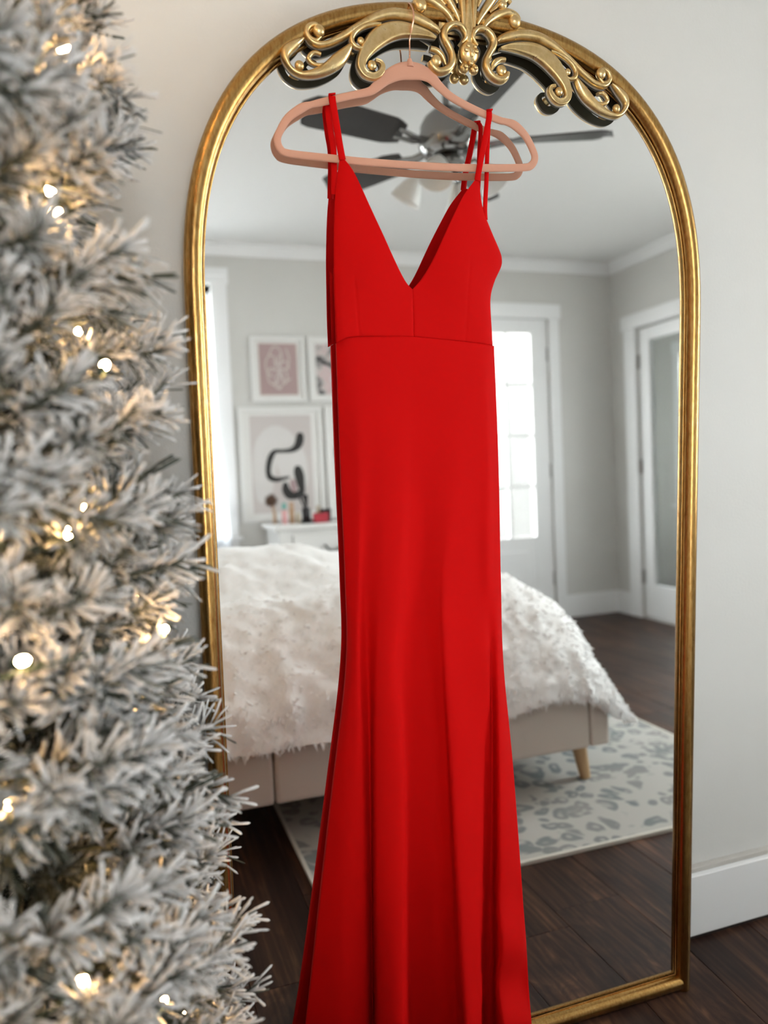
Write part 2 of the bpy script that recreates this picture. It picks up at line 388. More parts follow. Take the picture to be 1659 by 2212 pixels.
# outside: ground, and a wall added to dim the glazed door's panes
struct('ground', MB().box(-12,14,-18,12,-.25,-.15), mat('pale_gravel',(.30,.29,.27),.9))
struct('wall_added_outside', MB().box(.7,7.0,-5.6,-5.45,-.15,3.2), mat('added_wall_grey',(.44,.44,.44),.8))
struct('added_shade_roof', MB().box(.7,2.95,-5.45,YB-.12,2.75,2.83), MAT['trim'])  # unseen roof, added to keep sky light off the wall outside the door
# sheer curtain on the back window
ct=empty('curtain',(-.55,YB+.07,.62),label='white sheer voile curtain hanging over the bedroom window',cat='curtain')
mb=MB(); rows=[]
for j in range(25):
    t=j/24; z=1.78*(1-t); row=[]
    for i in range(81):
        s=i/80; x=.16+s*(.36+.07*t**1.6)-.05*(1-t)**2
        row.append((x,0.016*math.sin(s*30+1.2*math.sin(t*2+s*9))+.012*t*math.sin(s*17),z))
    rows.append(row)
mb.grid(rows).build('panel',MAT['curtain'],ct,smooth=True)
MB().tube([(-.76,0,1.78),(.62,0,1.78)],.008,8).build('rod',MAT['trim'],ct,smooth=True)

# ------------------------------------------------------------------ mirror
LEAN=(-TH,0,0); FOOT=(0,-D,0)
mir=empty('floor_mirror',FOOT,LEAN,label='tall arched floor mirror in a gold frame with a scrolled crest',cat='mirror')
def L(u,v,w): return (u,-w,v)
MA,MV0,MB_,MN,MU=.4905,1.40,.502,2.5,-.006   # outer half width, spring line, rise, exponent, axis
def arch(inset, n=72, v_low=0.0, nside=10):
    a=MA-inset; b=MB_-inset; out=[]
    for k in range(nside): out.append((MU-a, v_low+(MV0-v_low)*k/nside))
    for k in range(n+1):
        ph=math.pi-math.pi*k/n; c,s=math.cos(ph),math.sin(ph)
        out.append((MU+a*math.copysign(abs(c)**(2/MN),c), MV0+b*abs(s)**(2/MN)))
    for k in range(nside): out.append((MU+a, MV0-(MV0-v_low)*(k+1)/nside))
    return out
RT=.0148; WT=.0065
pts=arch(RT)
mb=MB(); rings=[]
prof=[]
for k in range(20):
    a=2*math.pi*k/20; prof.append((RT*math.cos(a), WT+.0155*math.sin(a)))
for i,(u,v) in enumerate(pts):
    p=Vector(pts[max(i-1,0)]); q=Vector(pts[min(i+1,len(pts)-1)]); t=(q-p).normalized(); nrm=Vector((-t.y,t.x))
    rings.append([L(u+nrm.x*c,v+nrm.y*c,w_) for c,w_ in prof])
mb.grid(rings,True); mb.cap(rings[0],True); mb.cap(rings[-1])
mb.build('frame_arch',MAT['gold_rod'],mir,smooth=True)
ur,ul=MU+MA-2*RT+.006, MU-MA+2*RT-.006
rings=[[L(u,RT+c,w_) for c,w_ in prof] for u in (ul,(ul+ur)/2,ur)]
MB().grid(rings,True).build('bottom_rail',MAT['gold_rod'],mir,smooth=True)
# thin inner bead round the glass
gp=arch(2*RT+.001,v_low=2*RT); loop=gp
MB().tube([L(u,v,.003) for u,v in loop],.0022,6,closed=True).build('inner_bead',MAT['gold_rod'],mir,smooth=True)
gl=arch(RT,v_low=RT)
def plate(poly,w0,w1):
    n=len(poly); b=MB(); b.add([L(u,v,w1) for u,v in poly],[tuple(range(n))[::-1]]); b.add([L(u,v,w0) for u,v in poly],[tuple(range(n))])
    b.grid([[L(u,v,w0) for u,v in poly],[L(u,v,w1) for u,v in poly]],True); return b
plate(gl,-.004,0).build('glass',MAT['mirror'],mir,label='clear silvered mirror glass')
plate(arch(RT*.7,v_low=RT*.7),-.0085,-.0045).build('backing_board',MAT['backing'],mir)

# outlines in metres: (across, up, half width or stand-off) on the mirror, (x, z, half width) on the prints
STROKES = {'top_band': [(-0.2692, 1.8168, 0.0028), (-0.2769, 1.8102, 0.0041), (-0.2858, 1.8118, 0.0048), (-0.2914, 1.8191, 0.0048), (-0.2881, 1.8285, 0.0048), (-0.279, 1.8338, 0.0041), (-0.2717, 1.8315, 0.0034)], 'upper_rail': [(-0.2915, 1.8164, 0.0041), (-0.2844, 1.8078, 0.0048), (-0.2726, 1.8047, 0.0055), (-0.256, 1.809, 0.0055), (-0.2344, 1.8216, 0.0063), (-0.211, 1.838, 0.0062), (-0.1874, 1.8532, 0.007), (-0.1652, 1.8642, 0.0085), (-0.1437, 1.8701, 0.0091), (-0.1158, 1.87, 0.0092), (-0.0915, 1.8643, 0.0086), (-0.0736, 1.8568, 0.0065), (-0.0655, 1.8508, 0.0037)], 'lower_band': [(-0.0723, 1.8419, 0.0022), (-0.0919, 1.8456, 0.0065), (-0.1163, 1.8472, 0.0106), (-0.1388, 1.8455, 0.0135), (-0.1596, 1.8376, 0.0149), (-0.1773, 1.8253, 0.0147), (-0.1902, 1.8109, 0.0119), (-0.1999, 1.7956, 0.0091), (-0.2035, 1.7811, 0.0077), (-0.1975, 1.7706, 0.007), (-0.1851, 1.7672, 0.0064), (-0.174, 1.7721, 0.0057), (-0.1674, 1.7822, 0.005), (-0.1703, 1.791, 0.0035), (-0.1789, 1.7934, 0.0028)], 'side_curl': [(-0.1688, 1.8489, 0.0021), (-0.1829, 1.8462, 0.0035), (-0.1986, 1.8405, 0.0042), (-0.212, 1.831, 0.0042), (-0.2185, 1.8196, 0.0041), (-0.2164, 1.8109, 0.0042), (-0.2081, 1.8071, 0.0035), (-0.1995, 1.809, 0.0021)], 'long_leaf': [(-0.2179, 1.8128, 0.0035), (-0.2275, 1.8004, 0.0084), (-0.2401, 1.7869, 0.0112), (-0.2572, 1.7729, 0.0097), (-0.2771, 1.7621, 0.0076), (-0.2996, 1.7566, 0.0055), (-0.3141, 1.7603, 0.0048), (-0.3226, 1.7687, 0.0048), (-0.3265, 1.7791, 0.0061), (-0.3232, 1.7897, 0.0082), (-0.3127, 1.7986, 0.0069), (-0.3037, 1.8052, 0.0048), (-0.2961, 1.811, 0.002)], 'small_hook': [(-0.2686, 1.7921, 0.0028), (-0.2775, 1.7937, 0.0035), (-0.285, 1.79, 0.0035), (-0.289, 1.7833, 0.0035), (-0.2847, 1.7777, 0.0035), (-0.2751, 1.7755, 0.0028), (-0.2631, 1.7777, 0.0021)], 'omega': [(-0.0272, 1.8386, 0.0029), (-0.0194, 1.8485, 0.0044), (-0.021, 1.8585, 0.0052), (-0.0285, 1.8654, 0.0058), (-0.0402, 1.8666, 0.0058), (-0.052, 1.8606, 0.0065), (-0.058, 1.8504, 0.0066), (-0.0566, 1.8404, 0.0065), (-0.0501, 1.8297, 0.0058), (-0.0444, 1.8188, 0.0058), (-0.0446, 1.8057, 0.0066), (-0.0532, 1.7944, 0.0066), (-0.0684, 1.7889, 0.0066), (-0.0799, 1.7939, 0.0058), (-0.0846, 1.8027, 0.0043)], 'inner_leaf': [(-0.0817, 1.8255, 0.0043), (-0.071, 1.824, 0.005), (-0.062, 1.818, 0.0051), (-0.0571, 1.8099, 0.0037), (-0.0547, 1.8029, 0.0022)], 'fan_curl': [(0.0142, 1.8678, 0.0037), (0.0213, 1.8783, 0.0051), (0.0318, 1.8879, 0.0066), (0.044, 1.8956, 0.0074), (0.059, 1.9008, 0.0074), (0.0722, 1.8998, 0.0067), (0.081, 1.8936, 0.0052), (0.0792, 1.8844, 0.0037)], 'fan_petal': [(0.004, 1.8737, 0.0022), (0.0102, 1.8863, 0.0052), (0.0198, 1.9008, 0.0066), (0.0304, 1.9156, 0.0073), (0.0427, 1.9321, 0.0073), (0.0568, 1.9461, 0.0052)], 'fan_petal_b': [(0.0284, 1.8977, 0.0029), (0.0407, 1.9084, 0.0044), (0.0513, 1.9173, 0.0059), (0.0619, 1.9233, 0.0051), (0.0689, 1.9185, 0.0037)], 'flute': [(-0.003, 1.8668, 0.0037), (-0.0027, 1.8873, 0.0051), (-0.0015, 1.9057, 0.0058), (0.0014, 1.9315, 0.0066), (0.0034, 1.9535, 0.0036)], 'petal_c': [(0.0061, 1.9032, 0.0022), (0.0123, 1.9187, 0.0044), (0.0185, 1.9342, 0.0058), (0.0256, 1.9513, 0.0044)]}
BALLS = {'top_ball': (-0.2719, 1.8246, 0.0097), 'side_ball': (-0.2031, 1.819, 0.0063), 'low_ball': (-0.305, 1.7689, 0.0076), 'volute_ball': (-0.1854, 1.7841, 0.0078), 'omega_ball': (-0.073, 1.805, 0.0095), 'fan_ball': (0.0739, 1.8881, 0.0111), 'fan_ball_b': (0.0512, 1.9114, 0.0081), 'bud': (-0.0121, 1.8253, 0.0185), 'drop_l': (-0.0228, 1.799, 0.0074), 'drop_r': (-0.0031, 1.7992, 0.0074)}
HANGER = [(-0.1193, 1.7853, 0.0197, 0.0146), (-0.1394, 1.7808, 0.0191, 0.013), (-0.1612, 1.7684, 0.0185, 0.0101), (-0.1781, 1.7537, 0.018, 0.0079), (-0.1901, 1.7453, 0.0176, 0.0067), (-0.219, 1.7366, 0.0167, 0.006), (-0.2438, 1.7291, 0.016, 0.006), (-0.2728, 1.7199, 0.0151, 0.0057), (-0.2864, 1.7157, 0.0147, 0.0049), (-0.3015, 1.7093, 0.0142, 0.007), (-0.3243, 1.6918, 0.0135, 0.0063), (-0.3384, 1.6697, 0.0131, 0.0059), (-0.3425, 1.6568, 0.013, 0.006), (-0.3379, 1.6439, 0.0131, 0.0059), (-0.3234, 1.6381, 0.0136, 0.006), (-0.2575, 1.6363, 0.0157, 0.0061), (-0.1979, 1.6353, 0.0175, 0.0062), (-0.1204, 1.6362, 0.0197, 0.0063), (-0.0406, 1.6387, 0.022, 0.0064), (0.0247, 1.643, 0.0238, 0.0065), (0.0866, 1.6486, 0.0254, 0.0065), (0.1028, 1.6538, 0.0258, 0.0066), (0.1092, 1.6652, 0.026, 0.0066), (0.1057, 1.6788, 0.0259, 0.0065), (0.0915, 1.7015, 0.0255, 0.0069), (0.0711, 1.7172, 0.025, 0.0076), (0.0536, 1.7217, 0.0245, 0.0057), (0.0396, 1.7234, 0.0241, 0.0061), (-0.006, 1.7363, 0.0229, 0.0064), (-0.0446, 1.7509, 0.0218, 0.0067), (-0.0667, 1.7655, 0.0212, 0.008), (-0.0829, 1.7791, 0.0207, 0.0102), (-0.1007, 1.7852, 0.0202, 0.0131)]
HOOK = [(-0.119, 1.7947, 0.0195), (-0.1187, 1.8161, 0.02), (-0.1191, 1.8338, 0.022), (-0.1187, 1.8457, 0.03), (-0.1167, 1.8581, 0.034), (-0.1165, 1.8694, 0.034), (-0.1179, 1.8797, 0.03), (-0.1186, 1.8879, 0.022), (-0.1187, 1.8923, 0.012), (-0.1181, 1.8914, 0.004)]
BOD_L = [[-0.2443, 1.6326], [-0.25, 1.5986], [-0.2553, 1.5552], [-0.259, 1.4893], [-0.2604, 1.4237], [-0.2602, 1.3574], [-0.26, 1.3403]]
BOD_VL = [[-0.2374, 1.6332], [-0.218, 1.6055], [-0.1823, 1.5273], [-0.1616, 1.4833], [-0.1404, 1.4461], [-0.1267, 1.4315]]
BOD_VR = [[-0.0057, 1.6207], [-0.0278, 1.594], [-0.0463, 1.5631], [-0.0658, 1.5277], [-0.0922, 1.4777], [-0.1104, 1.4496], [-0.1267, 1.4315]]
BOD_R = [[0.0022, 1.6214], [0.0095, 1.5807], [0.0241, 1.5447], [0.0425, 1.5077], [0.0468, 1.4938], [0.0449, 1.4796], [0.031, 1.453], [0.0226, 1.422], [0.0246, 1.3627], [0.0262, 1.3444]]
SEAM = [[-0.2599, 1.344], [-0.2431, 1.3532], [-0.2232, 1.3551], [-0.1301, 1.356], [-0.0587, 1.351], [0.0262, 1.3444]]
SKIRT = [[(-0.2582, 1.344, 0.02), (-0.246, 1.3434, 0.027), (-0.2272, 1.3433, 0.03), (-0.2039, 1.3434, 0.032), (-0.18, 1.3436, 0.033), (-0.1476, 1.344, 0.034), (-0.1312, 1.3442, 0.0345), (-0.1147, 1.3444, 0.035), (-0.0808, 1.3449, 0.035), (-0.0551, 1.3453, 0.035), (-0.0285, 1.3458, 0.034), (-0.0104, 1.3462, 0.033), (0.0039, 1.3467, 0.031), (0.0176, 1.3473, 0.027), (0.0293, 1.3484, 0.02)], [(-0.2574, 1.1477, 0.02), (-0.2469, 1.1475, 0.028), (-0.23, 1.147, 0.033), (-0.2101, 1.1464, 0.034), (-0.1822, 1.1454, 0.036), (-0.1548, 1.1444, 0.036), (-0.1356, 1.1437, 0.034), (-0.1144, 1.1429, 0.034), (-0.0809, 1.1418, 0.036), (-0.0552, 1.1409, 0.037), (-0.0327, 1.1401, 0.036), (-0.0099, 1.1392, 0.035), (0.0087, 1.1385, 0.034), (0.0231, 1.1379, 0.029), (0.036, 1.1372, 0.02)], [(-0.2548, 0.9519, 0.02), (-0.2474, 0.9532, 0.031), (-0.2367, 0.9531, 0.036), (-0.2222, 0.9515, 0.034), (-0.1977, 0.9508, 0.042), (-0.1693, 0.9487, 0.044), (-0.1456, 0.9454, 0.037), (-0.1191, 0.9428, 0.035), (-0.096, 0.942, 0.042), (-0.0842, 0.9415, 0.045), (-0.0565, 0.9386, 0.042), (-0.0188, 0.9347, 0.038), (0.004, 0.9327, 0.038), (0.0228, 0.9301, 0.032), (0.0384, 0.9267, 0.02)], [(-0.2578, 0.802, 0.02), (-0.2518, 0.8058, 0.036), (-0.2424, 0.8057, 0.04), (-0.2223, 0.8006, 0.031), (-0.2114, 0.8035, 0.046), (-0.1836, 0.8012, 0.05), (-0.1581, 0.7946, 0.038), (-0.1185, 0.7891, 0.036), (-0.0972, 0.7898, 0.048), (-0.0875, 0.7903, 0.054), (-0.0529, 0.7843, 0.048), (-0.0046, 0.7765, 0.042), (0.0111, 0.772, 0.033), (0.0216, 0.7721, 0.038), (0.0423, 0.7644, 0.02)], [(-0.2891, 0.5912, 0.022), (-0.2734, 0.5964, 0.04), (-0.2448, 0.5938, 0.046), (-0.2233, 0.5819, 0.028), (-0.2215, 0.5932, 0.054), (-0.1798, 0.5892, 0.062), (-0.1553, 0.5758, 0.042), (-0.1107, 0.5659, 0.038), (-0.0898, 0.5684, 0.052), (-0.0844, 0.5745, 0.068), (-0.0385, 0.5617, 0.058), (0.0021, 0.5437, 0.034), (0.0136, 0.5398, 0.03), (0.0155, 0.5493, 0.052), (0.06, 0.5296, 0.026)], [(-0.3539, 0.1896, 0.034), (-0.3018, 0.1989, 0.066), (-0.2558, 0.1838, 0.064), (-0.2337, 0.1558, 0.036), (-0.2385, 0.1941, 0.084), (-0.2012, 0.1939, 0.098), (-0.17, 0.1586, 0.064), (-0.1154, 0.1318, 0.05), (-0.091, 0.1462, 0.078), (-0.0892, 0.1718, 0.112), (-0.0565, 0.1499, 0.096), (-0.0174, 0.1, 0.046), (0.001, 0.0931, 0.044), (-0.0014, 0.1245, 0.084), (0.0821, 0.0677, 0.042)], [(-0.3923, 0.0171, 0.042), (-0.3329, 0.0296, 0.078), (-0.2673, 0.0051, 0.076), (-0.2402, -0.0354, 0.042), (-0.2441, 0.0154, 0.096), (-0.2048, 0.0166, 0.112), (-0.1711, -0.0299, 0.074), (-0.1135, -0.0645, 0.058), (-0.086, -0.0447, 0.09), (-0.0826, -0.011, 0.128), (-0.0477, -0.0396, 0.11), (-0.0085, -0.1045, 0.054), (0.0062, -0.1132, 0.05), (0.0034, -0.0682, 0.098), (0.0832, -0.138, 0.052)]]
STRAPS = {'fl': [(-0.2529, 1.7311, 0.019), (-0.2523, 1.7198, 0.021), (-0.2476, 1.6861, 0.022), (-0.2435, 1.6543, 0.023), (-0.2402, 1.6326, 0.025)], 'bl': [(-0.2518, 1.7329, 0.015), (-0.2569, 1.7149, 0.009), (-0.2541, 1.6832, 0.009), (-0.2499, 1.6479, 0.009), (-0.2521, 1.5818, 0.012)], 'fr': [(0.0215, 1.7339, 0.027), (0.0195, 1.7202, 0.029), (0.0111, 1.684, 0.029), (0.0023, 1.6489, 0.03), (-0.0032, 1.6188, 0.028)], 'br': [(0.0236, 1.7357, 0.023), (0.0261, 1.7228, 0.016), (0.0229, 1.6783, 0.016), (0.0204, 1.6245, 0.016), (0.0156, 1.577, 0.019), (0.0158, 1.5574, 0.02)]}
SQ1 = [(0.515, 1.395, 0.0252), (0.509, 1.363, 0.0283), (0.491, 1.328, 0.0236), (0.45, 1.306, 0.0157), (0.394, 1.302, 0.0118), (0.346, 1.301, 0.0134), (0.321, 1.275, 0.0189), (0.303, 1.229, 0.0189), (0.295, 1.174, 0.0173), (0.306, 1.135, 0.0189), (0.345, 1.119, 0.0157), (0.393, 1.125, 0.011), (0.425, 1.131, 0.0079)]
SQ2 = [(0.49, 1.179, 0.0267), (0.497, 1.143, 0.033), (0.505, 1.087, 0.0267), (0.51, 1.047, 0.0205), (0.496, 1.02, 0.0252), (0.459, 1.01, 0.0252), (0.424, 1.02, 0.0299), (0.405, 1.052, 0.0267), (0.403, 1.084, 0.0173)]

# crest: carved scrolls, drawn on the left half and repeated on the right
crest=MB()
CU=-.0125
crest_o=empty('crest'); crest_o.parent=mir
crest_o['label']='carved gold scrollwork crest'
PROFILES={'dome':lambda s:(1-s*s)**.55,
          'flat':lambda s:(1-abs(s)**5)**.6*(1-.10*(1-min(1,abs(s)/.72)**2)),
          'rim':lambda s:(1-abs(s)**6)**.6*(.80+.20*math.exp(-((abs(s)-.72)/.14)**2))}
def stroke(pts, wb, wf, h, prof='dome', flip=False, n=8, K=12):
    """wb back plane, wf where the rounded face starts, h rise; second material on the side walls"""
    P=[list(p) for p in crom(pts,n)]
    if flip: P=[[2*CU-u,v,r] for u,v,r in P]
    f=PROFILES[prof]; rows=[]; back=[]; mb=MB(); m_=len(P)
    for i,(u,v,r) in enumerate(P):
        a=P[max(i-1,0)]; b=P[min(i+1,m_-1)]; t=Vector((b[0]-a[0],b[1]-a[1])).normalized(); nr=Vector((-t.y,t.x)); r=max(r,.0012)
        hh=h*min(1,(r/.006)**.6)
        row=[]
        for k in range(K+1):
            s=-1+2*k/K; s=math.sin(s*math.pi/2)
            row.append(L(u+nr.x*r*s,v+nr.y*r*s,wf+hh*f(s)))
        rows.append(row)
        back.append([L(u+nr.x*r*s,v+nr.y*r*s,wb) for s in(-1,1)])
    mb.grid(rows)
    # rounded ends
    for e in (0,-1):
        mid=rows[e]; 
        mb.add(mid+[back[e][1],back[e][0]],[tuple(range(len(mid)+2))])
    wm=wf-.0035; mid=[[(p[0],-wm,p[2]) for p in b_] for b_ in back]
    mb.cur=1
    mb.grid([[r_[0] for r_ in rows],[b_[0] for b_ in mid]]); mb.grid([[b_[1] for b_ in mid],[r_[-1] for r_ in rows]])
    mb.cur=2  # flat back is raw; rear half of the side walls has painted shade
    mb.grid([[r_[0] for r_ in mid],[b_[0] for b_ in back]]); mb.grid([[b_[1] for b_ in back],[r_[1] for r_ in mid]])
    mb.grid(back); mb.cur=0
    return mb
GP=[MAT['gold'],MAT['plaster'],MAT['back_and_shade']]
def bead(b,name='bead',wc=.021,k=.8,flip=False,sx=1,sy=1):
    u,v,r=b
    if flip: u=2*CU-u
    mb=MB().ball((0,0,0),r*sx,r*k,r*sy,18,12)
    mb.v=[(x+u,y-wc,z+v) for x,y,z in mb.v]
    return mb.build(name,MAT['gold'],crest_o,smooth=True)
SPEC=[('top_band','scroll',.012,.019,.008,'dome'),('upper_rail','scroll',.010,.0185,.009,'dome'),
      ('lower_band','scroll',.012,.020,.008,'rim'),('side_curl','scroll',.012,.0235,.006,'dome'),
      ('long_leaf','leaf',.012,.019,.0085,'dome'),('small_hook','scroll',.012,.018,.005,'dome'),
      ('omega','scroll',.012,.021,.009,'dome'),('inner_leaf','leaf',.012,.018,.006,'dome'),
      ('fan_curl','petal',.010,.019,.008,'dome'),('fan_petal','petal',.010,.019,.007,'dome'),
      ('fan_petal_b','petal',.010,.017,.006,'dome'),('flute','petal',.010,.020,.007,'dome'),('petal_c','petal',.010,.017,.006,'dome')]
for key,nm,wb,wf,h,pr in SPEC:
    for fl in (False,True):
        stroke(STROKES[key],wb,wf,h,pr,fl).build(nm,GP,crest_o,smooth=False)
for o in crest_o.children:
    if o.name.split('.')[0] in('scroll','leaf','petal'):
        me=o.data; me.polygons.foreach_set('use_smooth',[p.material_index==0 and len(p.vertices)==4 for p in me.polygons])
for k in ('top_ball','side_ball','low_ball','volute_ball','omega_ball','fan_ball','fan_ball_b'):
    for fl in(False,True): bead(BALLS[k],flip=fl,wc=.0215)
bu=BALLS['bud']
bead((CU,bu[1],.0185),'bud',.019,.75,sx=.98,sy=1.05)
for s in(-1,1):
    bead((CU+s*.0092,1.8015,.0086),'drop',.019,.9); bead((CU+s*.0092,1.8015,.004),'bead',.0275,.8)
    bead((CU+s*.0065,1.832,.0032),'bead',.032,.8); bead((CU+s*.009,1.826,.004),'bead',.031,.7)
bead((CU,1.822,.0035),'bead',.033,.8,sy=2.2); bead((CU,1.807,.004),'bead',.028,.9)
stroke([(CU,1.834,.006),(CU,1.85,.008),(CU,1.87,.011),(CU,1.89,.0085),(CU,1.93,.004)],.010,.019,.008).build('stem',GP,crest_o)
# mounting block that ties the crest to the frame
MB().box(CU-.05,CU+.05,-.0125,-.004,1.86,1.885).build('mount',MAT['gold'],crest_o)

# ------------------------------------------------------------------ hanger
hg=empty('clothes_hanger',FOOT,LEAN,label='blush pink velvet clothes hanger hooked over the mirror crest',cat='hanger')
H=HANGER+[HANGER[0]]
Pn=crom([HANGER[-1]]+H+[HANGER[1]],5)[5:-5]
Pn=Pn[:-1]; rings=[]; m_=len(Pn)
for i,(u,v,w_,h) in enumerate(Pn):
    a=Pn[i-1]; b=Pn[(i+1)%m_]; t=Vector((b[0]-a[0],b[1]-a[1])).normalized(); nr=Vector((-t.y,t.x)); ring=[]
    for k in range(12):
        an=2*math.pi*k/12; c,s=math.cos(an),math.sin(an); c=math.copysign(abs(c)**.6,c); s=math.copysign(abs(s)**.6,s)
        ring.append(L(u+nr.x*h*c,v+nr.y*h*c,w_+.0026*s))
    rings.append(ring)
mb=MB().grid(rings+[rings[0]],True); mb.build('body',MAT['velvet'],hg,smooth=True,merge=True)
hk=crom(HOOK,6)
MB().tube([L(*p) for p in hk],.0014,10).build('hook',MAT['rose_wire'],hg,smooth=True)
u,v,w_=HOOK[0]
MB().tube([L(u,v-.004,w_),L(u,v+.004,w_),L(u,v+.009,w_)],[.0065,.005,.003],12).build('collar',MAT['velvet'],hg,smooth=True)

# ------------------------------------------------------------------ dress
dr=empty('evening_dress',FOOT,LEAN,label='long red V-neck gown with thin straps hanging in front of the mirror',cat='dress')
def colu(P,v): return interp([(b,a) for a,b in P],v)[1]
def ssm(t): t=max(0,min(1,t)); return t*t*(3-2*t)
V_B=1.4315
def seam_v(u): return interp([tuple(p) for p in SEAM],u)[1]
cxu=-.1267
def bod_w(u,v,side):
    # gentle bust over a flat hanging bodice
    c=-.195 if side<0 else -.045
    w_=.0275+.010*math.exp(-((u-c)/.055)**2-((v-1.475)/.075)**2)+.004*ssm((1.45-v)/.08)
    w_-=.0010*math.exp(-((u-cxu)/.0016)**2)*ssm((V_B-v)/.02)         # centre seam
    if side>0: w_-=.0012*math.exp(-((u-interp([(1.344,-.032),(1.49,-.022)],v)[1])/.0014)**2)*ssm((1.50-v)/.03)
    else: w_-=.0012*math.exp(-((u-interp([(1.344,-.222),(1.46,-.229)],v)[1])/.0014)**2)*ssm((1.46-v)/.03)
    return w_
for side in(-1,1):
    vt=1.6326 if side<0 else 1.6207; rows=[]
    NR,NC=90,56
    for j in range(NR+1):
        t=j/NR; v0=vt+(1.350-vt)*t
        if side<0:
            o_=colu(crom(BOD_L,6),v0); i_=colu(crom(BOD_VL,6),v0) if v0>V_B else cxu
        else:
            o_=colu(crom(BOD_R,6),v0); i_=colu(crom(BOD_VR,6),v0) if v0>V_B else cxu
        row=[]
        for i in range(NC+1):
            s=i/NC; u=o_+(i_-o_)*s
            v=v0+(seam_v(u)-1.350-.0012)*ssm((t-.55)/.45)
            w_=bod_w(u,v,side)
            e=abs(u-o_)
            if side<0: w_-=.006*math.exp(-e/.006)
            else: w_-=.010*math.exp(-e/.012)*(1-.4*ssm((v-1.56)/.06))
            row.append(L(u,v,w_))
        rows.append(row)
    o=MB().grid(rows).build('bodice_half',MAT['red'],dr,smooth=True)
    sd=o.modifiers.new('thick','SOLIDIFY'); sd.thickness=.0014; sd.offset=0
# back of the bodice, low cut
rows=[]
for j in range(21):
    t=j/20; row=[]
    for i in range(41):
        s=i/40; lo=(-.2599,1.344); u0=-.2575+.0*t; u1=.040-.012*t
        top=1.365+.10*abs(2*s-1)**1.5; v=top+(1.346-top)*t; u1=colu(BOD_R,v)-.006; u=u0+(u1-u0)*s
        row.append(L(u,v,.012+.004*math.sin(s*math.pi)))
    rows.append(row)
o=MB().grid(rows).build('back_bodice',MAT['red'],dr,smooth=True)
sd=o.modifiers.new('thick','SOLIDIFY'); sd.thickness=.0014; sd.offset=0
# skirt: front with folds, plain back, joined along the sides
NR,NC=180,196
rows=[]; back=[]
ncp=len(SKIRT[0]); nk=len(SKIRT)
SK=[]
for r_,g in zip(SKIRT,(1,1.5,1.45,1.3,1.15,1.05,1.05)):          # deepen the hanging folds a little
    mw_=sum(p[2] for p in r_[1:-1])/(ncp-2)
    SK.append([p if i in(0,ncp-1) else (p[0],p[1],max(.024,mw_+(p[2]-mw_)*g)) for i,p in enumerate(r_)])
cols=[crom([r[c] for r in SK],30) for c in range(ncp)]    # follow each fold line down
NJ=len(cols[0])
for j in range(0,NJ,1):
    cp=[cols[c][j] for c in range(ncp)]; row=[]; brow=[]
    cr=crom(cp,14)
    d_=j/(NJ-1)
    for k,(u,v,w_) in enumerate(cr):
        s=k/(len(cr)-1)
        if j==0 : v=seam_v(u)-.0012
        elif j<18: v=v+(seam_v(u)-.0012-cols[ncp//2][0][1])*(1-j/18)
        pk=0
        if s>.86 and .72<d_<.985:            # puckered seam on the right
            pk=.008*math.sin((d_-.72)*95+s*3)*ssm((s-.86)/.06)*ssm((1-s)/.03+.25)*ssm((d_-.72)/.06)
        w_+=pk
        if j==0: w_-=.0012
        row.append(L(u,v,max(w_,.018)))
        brow.append(L(u+(0),v,.0115+.022*ssm((d_-.72)/.2)))
    brow[0]=row[0]; brow[-1]=row[-1]
    rows.append(row); back.append(brow)
# down to the floor
last=rows[-1]; lb=back[-1]
for q in(.25,.5,.75,1):
    rows.append([(x,y*(1+.12*q),z+(.006-z)*q) for x,y,z in last]); back.append([(x,y,z+(.006-z)*q) for x,y,z in lb])
    back[-1][0]=rows[-1][0]; back[-1][-1]=rows[-1][-1]
MB().grid(rows).grid([r[::-1] for r in back]).build('skirt',MAT['red'],dr,smooth=True,merge=True)
def ribbon(pts,wd,th,name):
    P=crom(pts,8); mb=MB(); rings=[]
    for i,(u,v,w_) in enumerate(P):
        a=P[max(i-1,0)]; b=P[min(i+1,len(P)-1)]; t=Vector((b[0]-a[0],b[1]-a[1])).normalized(); nr=Vector((-t.y,t.x)); k=wd/2
        rings.append([L(u+nr.x*k*c,v+nr.y*k*c,w_+th/2*s) for c,s in((-1,-.5),(-.8,.8),(0,1),(.8,.8),(1,-.5),(0,-1))])
    mb.grid(rings,True); mb.cap(rings[0],True); mb.cap(rings[-1])
    return mb.build(name,MAT['red'],dr,smooth=True)
for k,wd in(('fl',.0118),('bl',.0105),('fr',.0108),('br',.0085)): ribbon(STRAPS[k],wd,.0016,'strap')
# the short turn of each strap over the hanger
for a,b in(('fl','bl'),('fr','br')):
    p,q=STRAPS[a][0],STRAPS[b][0]; mu=((p[0]+q[0])/2,max(p[1],q[1])+.0035,(p[2]+q[2])/2)
    rings=[]
    for t in range(9):
        an=math.pi*t/8; v=(p[1]+q[1])/2+.004*math.sin(an); w_=(p[2]+q[2])/2+.0042*math.cos(an)
        u=p[0]+(q[0]-p[0])*t/8
        rings.append([L(u+c*.0055,v+.0012*c,w_) for c in(-1,0,1)])
    o=MB().grid(rings).build('strap_loop',MAT['red'],dr,smooth=True); sd=o.modifiers.new('t','SOLIDIFY'); sd.thickness=.0012

